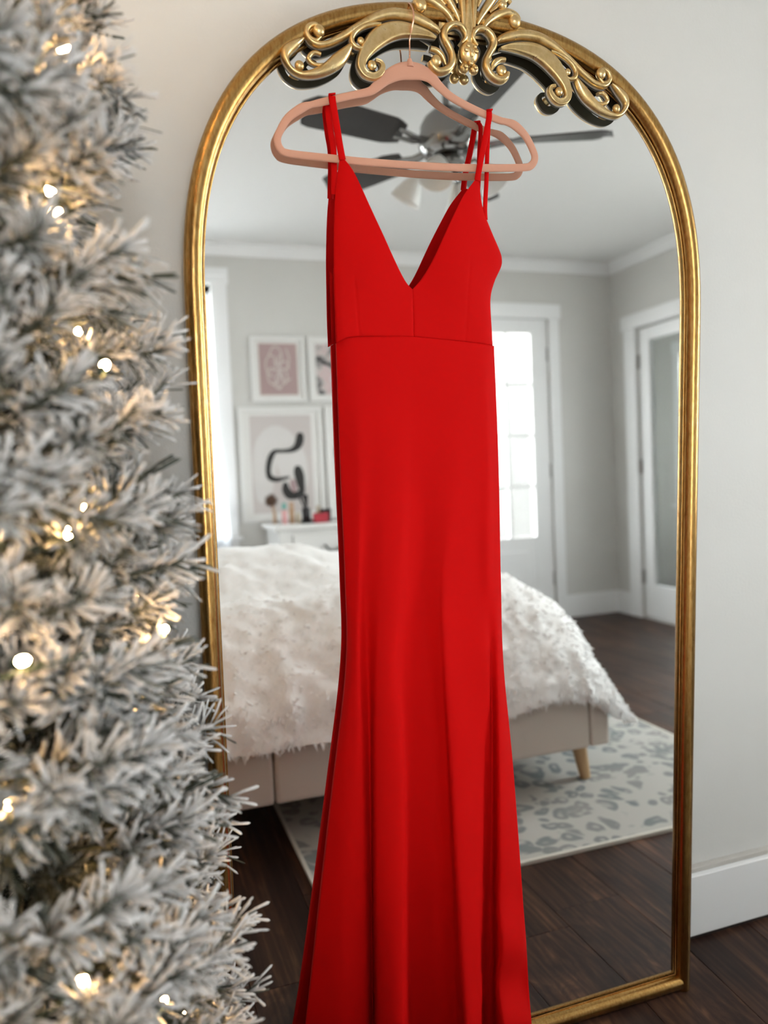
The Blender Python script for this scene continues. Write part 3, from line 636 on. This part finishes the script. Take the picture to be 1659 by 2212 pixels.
# ------------------------------------------------------------------ flocked christmas tree
TX,TY,TTOP=-.835,-.385,2.36
RP=[(0,.10,.37),(0,.45,.36),(0,.70,.345),(0,1.0,.322),(0,1.2,.304),(0,1.5,.285),(0,1.7,.26),(0,2.0,.18),(0,2.36,.015)]
def tr(z): return interp([(b,c) for a,b,c in RP],z)[1]
tree=empty('christmas_tree',(TX,TY,0),label='snow flocked christmas tree with warm lights beside the mirror',cat='tree')
def needle(mb,fl,p,d,ln,r,f,rng):
    d=d.normalized(); a=d.orthogonal().normalized(); b=d.cross(a)
    sag=Vector((rng.uniform(-.12,.12),rng.uniform(-.12,.12),rng.uniform(-.16,.05)))*ln
    rings=[]
    for t,rad in((0,.55),(.55,1.0),(.93,1.12)):
        c=p+d*ln*t+sag*t*t; rr_=r*rad
        rings.append([c+a*rr_,c+b*rr_,c-a*rr_,c-b*rr_])
    base=len(mb.v); mb.v+=[tuple(q) for ring in rings for q in ring]+[tuple(p+d*ln*1.0+sag)]
    for j in range(2):
        for i in range(4):
            A=base+j*4+i; B=base+j*4+(i+1)%4; mb.f.append((A,B,B+4,A+4)); mb.m.append(0)
    for i in range(4): mb.f.append((base+8+i,base+8+(i+1)%4,base+12)); mb.m.append(0)
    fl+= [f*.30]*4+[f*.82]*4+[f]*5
def branch_mesh(seed):
    rng=random.Random(seed); mb=MB(); fl=[]
    LN=.30
    def stem(P,r0,r1):
        n0=len(mb.v); mb.cur=1; mb.tube(P,[r0+(r1-r0)*i/(len(P)-1) for i in range(len(P))],5,caps=False); mb.cur=0
        fl.extend([.15]*(len(mb.v)-n0))
    def curve(p,d,ln,k):
        out=[p]; 
        for i in range(4):
            d=(d+Vector((rng.uniform(-.1,.1),rng.uniform(-.1,.1),k))).normalized(); p=p+d*ln/4; out.append(p)
        return out
    main=curve(Vector((0,0,0)),Vector((1,0,-.05)),LN,.05); stem(main,.0035,.002)
    tw=[(main[3],(main[4]-main[3]).normalized(),.10,1.0)]
    for i in range(7):
        t=rng.uniform(.30,.92); k=min(3,int(t*4)); p=main[k].lerp(main[k+1],t*4-k); d=(main[k+1]-main[k]).normalized()
        side=1 if i%2 else -1
        az=rng.uniform(-.7,.7)+(0 if side>0 else math.pi)
        n=Vector((0,math.cos(az),math.sin(az)*.9+.15)).normalized()
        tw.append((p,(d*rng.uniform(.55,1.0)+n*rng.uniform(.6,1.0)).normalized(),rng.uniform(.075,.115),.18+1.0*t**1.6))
    for p,d,ln,fk in tw:
        P=curve(p,d,ln,rng.uniform(-.02,.10)); stem(P,.0022,.0016)
        nn=int(rng.uniform(36,46))
        thick=rng.uniform(.0013,.0023); wl=rng.uniform(.9,1.15)
        for i in range(nn):
            t=(i+rng.random())/nn; t=t**.6; k=min(3,int(t*4)); q=P[k].lerp(P[k+1],t*4-k); dd=(P[k+1]-P[k]).normalized()
            o=dd.orthogonal().normalized(); o=Matrix.Rotation(rng.uniform(0,2*math.pi),3,dd)@o
            ang=math.radians(rng.uniform(40,66) if t<.8 else rng.uniform(8,62))
            dr_=dd*math.cos(ang)+o*math.sin(ang)
            up=dr_.z
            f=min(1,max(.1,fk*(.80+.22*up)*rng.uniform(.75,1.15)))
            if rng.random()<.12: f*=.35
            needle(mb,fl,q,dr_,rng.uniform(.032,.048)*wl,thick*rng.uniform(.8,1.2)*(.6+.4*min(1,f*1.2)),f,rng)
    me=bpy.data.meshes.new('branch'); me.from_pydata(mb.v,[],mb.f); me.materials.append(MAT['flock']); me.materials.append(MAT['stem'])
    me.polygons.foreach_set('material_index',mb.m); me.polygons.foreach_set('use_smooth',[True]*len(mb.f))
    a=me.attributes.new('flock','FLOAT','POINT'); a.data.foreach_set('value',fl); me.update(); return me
BM=[branch_mesh(100+k) for k in range(9)]
rng=random.Random(77); nb=0
z=.13; layer=0
spots=[]
while z<2.30:
    r=tr(z); n=max(3,int(2*math.pi*r/.125)); a0=rng.random()*6.28
    for i in range(n):
        az=math.degrees(a0+2*math.pi*i/n)%360-180+rng.uniform(-6,6)
        hid = not(-165<az<40)
        if hid and rng.random()<.45: continue
        if z>1.95 and rng.random()<.3: continue
        spots.append((az,z+rng.uniform(-.03,.03),r*rng.uniform(.86,1.06)))
    z+=.071; layer+=1
spots=spots[:294]
for az,z,r in spots:
    a=math.radians(az); wall=(r*math.sin(a)+TY)
    if wall>-.03: r=min(r,(-.035-TY)/max(.05,math.sin(a)))
    o=bpy.data.objects.new('branch',BM[rng.randrange(len(BM))]); COL.objects.link(o); o.parent=tree
    inn=max(0,r-.335) if r>.335 else 0
    k=min(1.0,max(.5,(r+.0)/.335))
    st=max(.0,r-.335*k)
    el=rng.uniform(.02,.30)
    o.location=(st*math.cos(a),st*math.sin(a),z-.335*k*math.sin(el)*.6)
    o.rotation_euler=(rng.uniform(-.5,.5),-el,a); o.scale=(k,k,k)
MB().tube([(0,0,.0),(0,0,.1),(0,0,1.2),(0,0,2.30)],[.03,.028,.02,.008],10).build('trunk',MAT['trunk'],tree,smooth=True)
sb=MB()
for k in range(4):
    a=k*math.pi/2+.4; sb.tube([(0,0,.10),(.14*math.cos(a),.14*math.sin(a),.05),(.24*math.cos(a),.24*math.sin(a),.01)],.01,8)
sb.build('stand',MAT['iron'],tree,smooth=True)

# string of warm lights wound round the tree
sl=empty('string_lights',(TX,TY,0),label='warm white fairy lights wound through the flocked christmas tree',cat='string lights')
bulb_me=None; cordp=[]
NBL=180
for i in range(NBL):
    t=i/(NBL-1); z=.22+1.95*t; r=max(.04,tr(z)*rng.uniform(.66,.90)); a=t*2*math.pi*14.3+rng.uniform(-.25,.25)
    y=r*math.sin(a)
    if y+TY>-.05: y=-.05-TY
    p=Vector((r*math.cos(a),y,z+rng.uniform(-.03,.03))); cordp.append(p)
    if p.y>.03: continue                      # those behind the tree are out of sight
    tilt=(rng.uniform(-1.2,1.2),rng.uniform(-1.2,1.2),0)
    if bulb_me is None:
        bm_=MB().lathe([(.0008,0),(.0030,.002),(.0037,.006),(.0030,.010),(.0008,.0135)],n=8)
        o=bm_.build('bulb',MAT['bulb'],sl,smooth=True); bulb_me=o.data
        so=MB().lathe([(.0022,-.010),(.0034,-.008),(.0034,.001),(.002,.002)],n=8).build('socket',MAT['cord'],o,smooth=True); sock=so.data
    else:
        o=bpy.data.objects.new('bulb',bulb_me); COL.objects.link(o); o.parent=sl
        so=bpy.data.objects.new('socket',sock); COL.objects.link(so); so.parent=o
    o.location=p; o.rotation_euler=tilt
MB().tube(crom([tuple(p-Vector((0,0,.008))) for p in cordp],3),.0013,5).build('cord',MAT['cord'],sl,smooth=True)

# ------------------------------------------------------------------ bed
bed=empty('bed',(-.12,-1.83,0),label='beige upholstered platform bed with pale wooden legs',cat='bed')
def bedp(name,b,mt=MAT['beige'],bev=.012):
    return MB().box(b[0]+.12,b[1]+.12,b[2]+1.83,b[3]+1.83,b[4],b[5]).build(name,mt,bed,bevel=bev)
for x0,x1 in((-1.22,-.222),(-.218,.885),(.889,.965)): bedp('side_panel',(x0,x1,-1.10,-1.045,.143,.385 if x0<.8 else .315))
for x0,x1 in((-1.22,-.222),(-.218,.965)): bedp('side_panel',(x0,x1,-2.62,-2.565,.143,.315))
bedp('foot_panel',(.91,.965,-2.563,-1.102,.143,.315))
bedp('head_board',(-1.30,-1.22,-2.66,-1.005,.10,1.12),bev=.03)
bedp('slat_base',(-1.22,.905,-2.563,-1.102,.30,.34),MAT['oak'],.004)
bedp('mattress',(-1.19,.74,-2.50,-1.20,.342,.52),MAT['mount'],.08)
lm=MB().tube([(0,0,.145),(.02,.01,0)],[.028,.019],14)
first=None
for x,y in((.885,-1.125),(.885,-2.54),(-1.17,-1.125),(-1.17,-2.54)):
    if first is None: o=first=lm.build('leg',MAT['oak'],bed,smooth=True)
    else: o=share(first,bed)
    o.location=(x+.12,y+1.83,.0107 if x>0 else 0); o.rotation_euler=(0,0,0 if x>0 else math.pi); o.scale=(1,1,.925 if x>0 else 1)

# fluffy duvet over the bed
dv=empty('duvet',(-.1,-1.8,.3),label='white shaggy duvet heaped on the beige bed',cat='duvet')
XA,XBm=-1.12,1.075; YA,YBk=-.985,-2.66
def dz(x,y):
    z=.0
    z+=.055*math.exp(-((y+1.22)/.17)**2)*(.75+.5*ssm((x+.5)/.8))
    z-=.03*math.exp(-((y+1.50)/.12)**2)*ssm((.5-x)/.8)
    z+=.125*math.exp(-((y+2.0)/.36)**2)*ssm((.75-x)/.9)
    z+=.05*math.exp(-((x-.55)/.3)**2-((y+1.35)/.4)**2)
    z+=.02*noise.noise(Vector((x*2.4,y*2.4,1)))
    return z
def dpt(a,b):
    s=math.sin(a*math.pi/2); t=math.sin(b*math.pi/2)
    x=(XA+XBm)/2+(XBm-XA)/2*s; y=(YA+YBk)/2-(YBk-YA)/2*t*-1
    y=(YA+YBk)/2+(YA-YBk)/2*t
    x=(XA+XBm)/2+(XBm-XA)/2*s*(1-.03*max(0,s)*abs(t)**6); y=y+.03*max(0,s)**6*abs(t)**3*(-1 if t>0 else 1)
    ex=max(0,1-max(0,s)**4.6) if s>0 else 1
    q=(ex**.55)*(max(0,1-abs(t)**(3.8 if t>0 else 6))**.6)
    hem=.335-.10*ssm((s-.80)/.20)+.02*noise.noise(Vector((x*6,y*6,3)))
    z=hem+(.385+dz(x,y))*q
    n=Vector((x*7,y*7,z*7)); 
    k=.011*noise.fractal(n,1.0,2.0,4)+.009*noise.ridged_multi_fractal(Vector((x*13,y*13,z*10)),1.0,2.0,3,1.0,2.0)-.009
    out=Vector((max(0,s)**3,math.copysign(abs(t)**6,t),.8)).normalized()
    return Vector((x,y,z))+out*k
base=Vector((-.1,-1.8,.3)); NA,NB=190,170
rows=[[tuple(dpt(-1+2*i/NA,-1+2*j/NB)-base) for i in range(NA+1)] for j in range(NB+1)]
MB().grid(rows).build('cover',MAT['duvet'],dv,smooth=True)
# long pile: tufts too many to count
rg=random.Random(9); tf=MB()
for k in range(9000):
    a=rg.uniform(-.6,1); b=rg.uniform(-1,1) if rg.random()<.35 else rg.uniform(.35,1)
    p=dpt(a,b); q=dpt(a+.012,b); r_=dpt(a,b+.012); n=(q-p).cross(r_-p)
    if n.length<1e-9: continue
    n.normalize(); 
    if n.z<0: n=-n
    d=(n*.7+Vector((rg.uniform(-.8,.8),rg.uniform(-.8,.8),rg.uniform(-1.0,.15)))).normalized()
    if d.dot(n)<.3: d=(d+n*.6).normalized()
    if b>.93: d=(d+Vector((0,.3,-.9))).normalized()
    ln=rg.uniform(.010,.024); o_=d.orthogonal().normalized()*rg.uniform(.003,.007); o2=d.cross(o_)
    p=p-base-n*.004
    tf.add([p+o_,p-o_*.5+o2*.87,p-o_*.5-o2*.87,p+d*ln+Vector((0,0,-.006))],[(0,1,3),(1,2,3),(2,0,3)])
tf.build('pile',MAT['duvet'],dv,smooth=False,kind='stuff')

# ------------------------------------------------------------------ rug
rug=empty('area_rug',(.65,-1.85,0),label='cream rug with grey leopard spots under the bed',cat='rug')
MB().box(-.82+.006,.82-.006,-1.15,1.17-.006,.0005,.009).build('field',MAT['rug'],rug)
bd=MB().box(-.822,.822,1.158,1.171,.0003,.0105).box(-.822,.822,-1.16,-1.147,.0003,.0105).box(-.822,-.811,-1.15,1.16,.0003,.0105).box(.811,.822,-1.15,1.16,.0003,.0105)
bd.build('binding',MAT['binding'],rug)

# ------------------------------------------------------------------ dresser and what stands on it
ds=empty('dresser',(.83,-3.47,0),label='white chest of drawers with dark bail pulls against the back wall',cat='dresser')
def dp(mb,name,mt,par=None,bev=.003): return mb.build(name,mt,par or ds,bevel=bev)
dp(MB().box(-.57,.57,-.205,.21,.05,.81),'body',MAT['furn'])
dp(MB().box(-.60,.60,-.22,.235,.81,.845),'top',MAT['furn'],bev=.008)
for x in(-.54,.49):
    for y in(-.19,.15): dp(MB().box(x,x+.05,y,y+.05,0,.05),'foot',MAT['furn'])
dp(MB().box(-.57,-.50,.2,.222,.05,.81),'pilaster',MAT['furn']); dp(MB().box(.50,.57,.2,.222,.05,.81),'pilaster',MAT['furn'])
hm=None
for i in range(2):
    for j in range(3):
        x0=-.49+i*.495; z0=.09+j*.24
        dd=dp(MB().box(x0,x0+.485,.19,.228,z0,z0+.215),'drawer',MAT['furn'],bev=.006)
        mb=MB(); cx_=x0+.2425; zz=z0+.13
        mb.tube([(cx_-.05,.225,zz+.012),(cx_-.05,.25,zz+.01),(cx_-.032,.252,zz-.014),(cx_,.253,zz-.02),(cx_+.032,.252,zz-.014),(cx_+.05,.25,zz+.01),(cx_+.05,.225,zz+.012)],.006,8)
        mb.build('handle',MAT['iron'],dd,smooth=True,label='dark bail pull')
TZ=.845
pink=mat('pink_plastic',(.70,.36,.36),.35); teal=mat('teal_plastic',(.10,.34,.30),.4); tan=mat('tan_plastic',(.45,.28,.16),.4)
cream=mat('cream_plastic',(.52,.45,.34),.4); black=mat('black_plastic',(.012,.011,.014),.4); redm=mat('red_paper',(.45,.03,.05),.5); olive=mat('olive_glass',(.40,.36,.20),.3); brown=mat('brown_bristle',(.10,.055,.035),.9)
IY=-3.42
def bottle(name,x,y,r,h,mt,cap,ch,label,cat):
    e=empty(name,(x,y,TZ),label=label,cat=cat,group='bottles on the dresser')
    MB().lathe([(r*.9,0),(r,.004),(r,h*.8),(r*.85,h*.92),(r*.45,h)],n=20).build('body',mt,e,smooth=True)
    MB().lathe([(r*.75,h*.97),(r*.8,h+.003),(r*.8,h+ch),(r*.6,h+ch+.003)],n=16).build('cap',cap,e,smooth=True); return e
bottle('lotion_bottle',.331,IY,.016,.092,pink,teal,.034,'pink bottle with teal cap on the dresser','bottle')
bottle('spray_bottle',.378,IY,.016,.10,tan,tan,.030,'tall tan bottle beside the pink bottle on the dresser','bottle')
bottle('cream_jar',.414,IY+.01,.016,.05,cream,cream,.012,'short cream coloured bottle on the dresser beside the tan one','bottle')
bottle('perfume_bottle',.55,IY-.02,.015,.07,olive,cream,.028,'olive yellow bottle standing behind the red carton','bottle')
tr_=empty('vanity_tray',(.46,IY-.005,TZ),label='thin black tray lying on the dresser top',cat='tray')
MB().box(-.03,.07,-.06,-.045,0,.010).box(-.03,.07,.045,.06,0,.010).box(-.03,-.02,-.06,.06,0,.01).box(.06,.07,-.06,.06,0,.01).build('rim',black,tr_)
MB().box(-.03,.07,-.06,.06,0,.003).build('base',black,tr_)
bc=empty('brush_cup',(.468,IY,TZ+.0035),label='black cup of makeup brushes standing on the black tray',cat='cup')
MB().lathe([(.022,0),(.025,.004),(.027,.085),(.024,.088)],n=20).build('cup',black,bc,smooth=True)
for k in range(5):
    a=k*1.256; MB().tube([(.008*math.cos(a),.008*math.sin(a),.08),(.022*math.cos(a)-.012,.02*math.sin(a),.14),(.027*math.cos(a)-.018,.024*math.sin(a),.17)],[.003,.005,.008],8).build('brush',black,bc,smooth=True)
bx_=empty('black_box',(.592,IY,TZ),label='small black box standing at the edge of the dresser top',cat='box')
MB().box(-.027,.027,-.03,.03,0,.065).build('base',black,bx_,bevel=.003); MB().box(-.029,.029,-.032,.032,.062,.08).build('lid',black,bx_,bevel=.003)
rb=empty('red_carton',(.545,IY+.055,TZ),label='low red carton in front of the olive bottle on the dresser',cat='box')
MB().box(-.045,.045,-.018,.018,0,.05).build('base',redm,rb,bevel=.002); MB().box(-.046,.046,-.019,.019,.046,.058).build('lid',redm,rb,bevel=.002)
hb=empty('hair_brush',(.29,IY-.10,TZ),label='round dark bristle brush standing behind the pink bottle',cat='brush')
MB().tube([(0,0,0),(0,0,.06),(-.012,0,.12)],[.013,.009,.008],12).build('handle',tan,hb,smooth=True)
bm2=MB().ball((-.018,0,.145),.033,.03,.032,14,10)
rg=random.Random(5)
for k in range(160):
    d=Vector((rg.gauss(0,1),rg.gauss(0,1),rg.gauss(0,1))).normalized(); p=Vector((-.018,0,.145))+d*.028
    bm2.tube([p,p+d*.018],[.0016,.0006],4)
bm2.build('bristles',brown,hb)

# ------------------------------------------------------------------ pictures on the back wall
def picture(name,x0,x1,z0,z1,fw,mount,label,paper):
    cx_,cz=(x0+x1)/2,(z0+z1)/2
    e=empty(name,(cx_,YB,cz),label=label,cat='picture',group='framed prints on the back wall'); a,b=(x1-x0)/2,(z1-z0)/2
    fr=MB().box(-a,a,0,.025,b-fw,b).box(-a,a,0,.025,-b,-b+fw).box(-a,-a+fw,0,.025,-b+fw,b-fw).box(a-fw,a,0,.025,-b+fw,b-fw)
    fr.build('frame',MAT['frame_white'],e,bevel=.002)
    MB().box(-a+fw,a-fw,0,.010,-b+fw,b-fw).build('mount',MAT['mount'],e)
    m1,m2=mount
    pr=MB().box(-a+m1,a-m1,.010,.0115,-b+m2,b-m2).build('print',paper,e)
    return e,cx_,cz,a,b
def blob(e,pts,mt,name,y0=.0116,y1=.0128,par=None):
    P=crom(pts,6); mb=MB(); top=[];bot=[]
    for i,(x,z,r) in enumerate(P):
        a=P[max(i-1,0)]; b=P[min(i+1,len(P)-1)]; t=Vector((b[0]-a[0],b[1]-a[1])).normalized(); nr=Vector((-t.y,t.x))
        top.append([(x+nr.x*r*s,y1,z+nr.y*r*s) for s in(-1,1)])
    for i,(x,z,r) in enumerate(crom(pts,16)):
        n=14; mb.add([(x+r*math.cos(2*math.pi*k/n),y1+i*1e-6,z+r*math.sin(2*math.pi*k/n)) for k in range(n)],[tuple(range(n))[::-1]])
    return mb.build(name,mt,par or e)
pinkpaper=mat('dusty_pink_paper',(.44,.32,.315),.8); paleline=mat('pale_ink',(.60,.54,.52),.8); greypaper=mat('pale_greige_paper',(.60,.555,.545),.85); palepaper=mat('pale_shape_ink',(.68,.66,.65),.85); ink=mat('charcoal_ink',(.035,.035,.034),.8); pinkink=mat('pink_ink',(.42,.30,.31),.8)
m=mat('blotched_floral_print',(.6,.5,.5),.85)
v=coords(m); nz=noisy(m,13,v,4,.6,.4); lk(m,ramp(m,nz,[(.40,(.04,.04,.042)),(.47,(.25,.24,.24)),(.52,(.62,.57,.56)),(.62,(.62,.45,.46)),(.7,(.70,.68,.67))]),bsdf(m).inputs['Base Color'])
e,cx_,cz,a,b=picture('framed_print',.218,.571,1.620,2.037,.024,(.052,.044),'white framed dusty pink print with pale line drawing',pinkpaper)
rg=random.Random(12)
for k in range(7):
    an=k/7*2*math.pi; c=(.045*math.cos(an),.075*math.sin(an))
    pts=[(c[0]+.045*math.cos(an+q*.9+k)*(.5+.1*q),c[1]+.075*math.sin(an+q*.9+k)*(.5+.1*q),.0045) for q in range(7)]
    blob(e,pts,paleline,'drawn_line')
picture('framed_print',.592,.945,1.620,2.037,.024,(.052,.044),'white framed black and pink blotched floral print',m)
e,cx_,cz,a,b=picture('framed_print',.118,.662,.852,1.585,.026,(.072,.052),'large white framed abstract print with charcoal squiggle above the dresser',greypaper)
blob(e,[(-.13,-.20,.05),(-.12,-.05,.075),(-.10,.10,.08),(-.04,.17,.08),(.02,.12,.09),(.06,.02,.10),(.08,-.1,.09)],palepaper,'pale_shape',y1=.0120)
blob(e,[(x-cx_,z-cz,r) for x,z,r in SQ1],ink,'charcoal_stroke',y1=.0130)
blob(e,[(x-cx_,z-cz,r) for x,z,r in SQ2],ink,'charcoal_stroke',y1=.0132)
blob(e,[(.452-cx_,1.10-cz,.018),(.455-cx_,1.075-cz,.022),(.46-cx_,1.05-cz,.018)],pinkink,'pink_spot',y1=.0136)
e,cx_,cz,a,b=picture('framed_print',.685,1.10,.852,1.585,.026,(.062,.052),'white framed pale print hung beside the charcoal squiggle print',greypaper)
blob(e,[(-.12,.20,.012),(-.13,.05,.02),(-.10,-.06,.016),(-.02,-.05,.02),(.05,.05,.02)],ink,'charcoal_stroke')

# ------------------------------------------------------------------ ceiling fan
FX,FY=.60,-1.42
fan=empty('ceiling_fan',(FX,FY,ZC),label='nickel ceiling fan with dark blades and glass light shades',cat='ceiling fan')
MB().lathe([(.02,-.055),(.055,-.045),(.068,-.02),(.07,0)],n=28).build('canopy',MAT['chrome'],fan,smooth=True)
MB().lathe([(.013,-.16),(.013,-.05)],n=16).build('downrod',MAT['chrome'],fan,smooth=True)
MB().lathe([(.04,-.335),(.085,-.33),(.105,-.30),(.11,-.27),(.098,-.235),(.10,-.225),(.085,-.195),(.05,-.165),(.02,-.155)],n=36).build('motor_housing',MAT['chrome'],fan,smooth=True)
MB().lathe([(.03,-.40),(.06,-.395),(.07,-.37),(.06,-.345),(.04,-.335)],n=32).build('light_hub',MAT['chrome'],fan,smooth=True)
bl=MB(); rows=[]
for i in range(15):
    t=i/14; x=.20+.40*t; hw_=.058+.018*t; 
    if t>.86: hw_*=math.sqrt(max(.02,1-((t-.86)/.14)**2))
    if t<.12: hw_*=.55+.45*t/.12
    rows.append([(x,-hw_,-.286+.016),(x,hw_,-.286-.016),(x,hw_,-.292-.016),(x,-hw_,-.292+.016)])
bl.grid(rows,True).cap(rows[0],True).cap(rows[-1])
b0=None
for k in range(5):
    an=math.radians(22+72*k)
    if b0 is None: o=b0=bl.build('blade',MAT['blade'],fan)
    else: o=share(b0,fan)
    o.rotation_euler=(0,0,an)
    ar=MB().tube([(.09,0,-.29),(.15,.012,-.30),(.23,.02,-.295)],[.012,.010,.008],8).tube([(.09,0,-.29),(.15,-.012,-.298),(.23,-.02,-.285)],[.012,.010,.008],8).build('blade_arm',MAT['chrome'],fan,smooth=True)
    ar.rotation_euler=(0,0,an)
for k in range(4):
    an=math.radians(40+90*k); c,s=math.cos(an),math.sin(an)
    am=MB().tube([(.05*c,.05*s,-.375),(.10*c,.10*s,-.36),(.125*c,.125*s,-.385)],.008,8).build('light_arm',MAT['chrome'],fan,smooth=True)
    shd=MB(); pf=[(.018,0),(.030,-.018),(.045,-.05),(.058,-.085),(.062,-.095),(.058,-.093),(.042,-.05),(.027,-.018),(.012,-.004)]
    mat4=Matrix.Translation((.125*c,.125*s,-.385))@Matrix.Rotation(.55,4,Vector((-s,c,0)))
    mat4=Matrix.Translation((.125*c,.125*s,-.385))@Matrix.Rotation(-.55,4,Vector((-s,c,0)))
    rows=[[tuple(mat4@Vector((r*math.cos(2*math.pi*q/24),r*math.sin(2*math.pi*q/24),z))) for q in range(24)] for r,z in pf]
    shd.grid(rows,True); shd.build('glass_shade',MAT['frosted'],fan,smooth=True)
MB().tube([(.03,0,-.40),(.03,0,-.56)],.0015,5).ball((.03,0,-.565),.006,.006,.009,8,6).build('pull_chain',MAT['chrome'],fan,smooth=True)
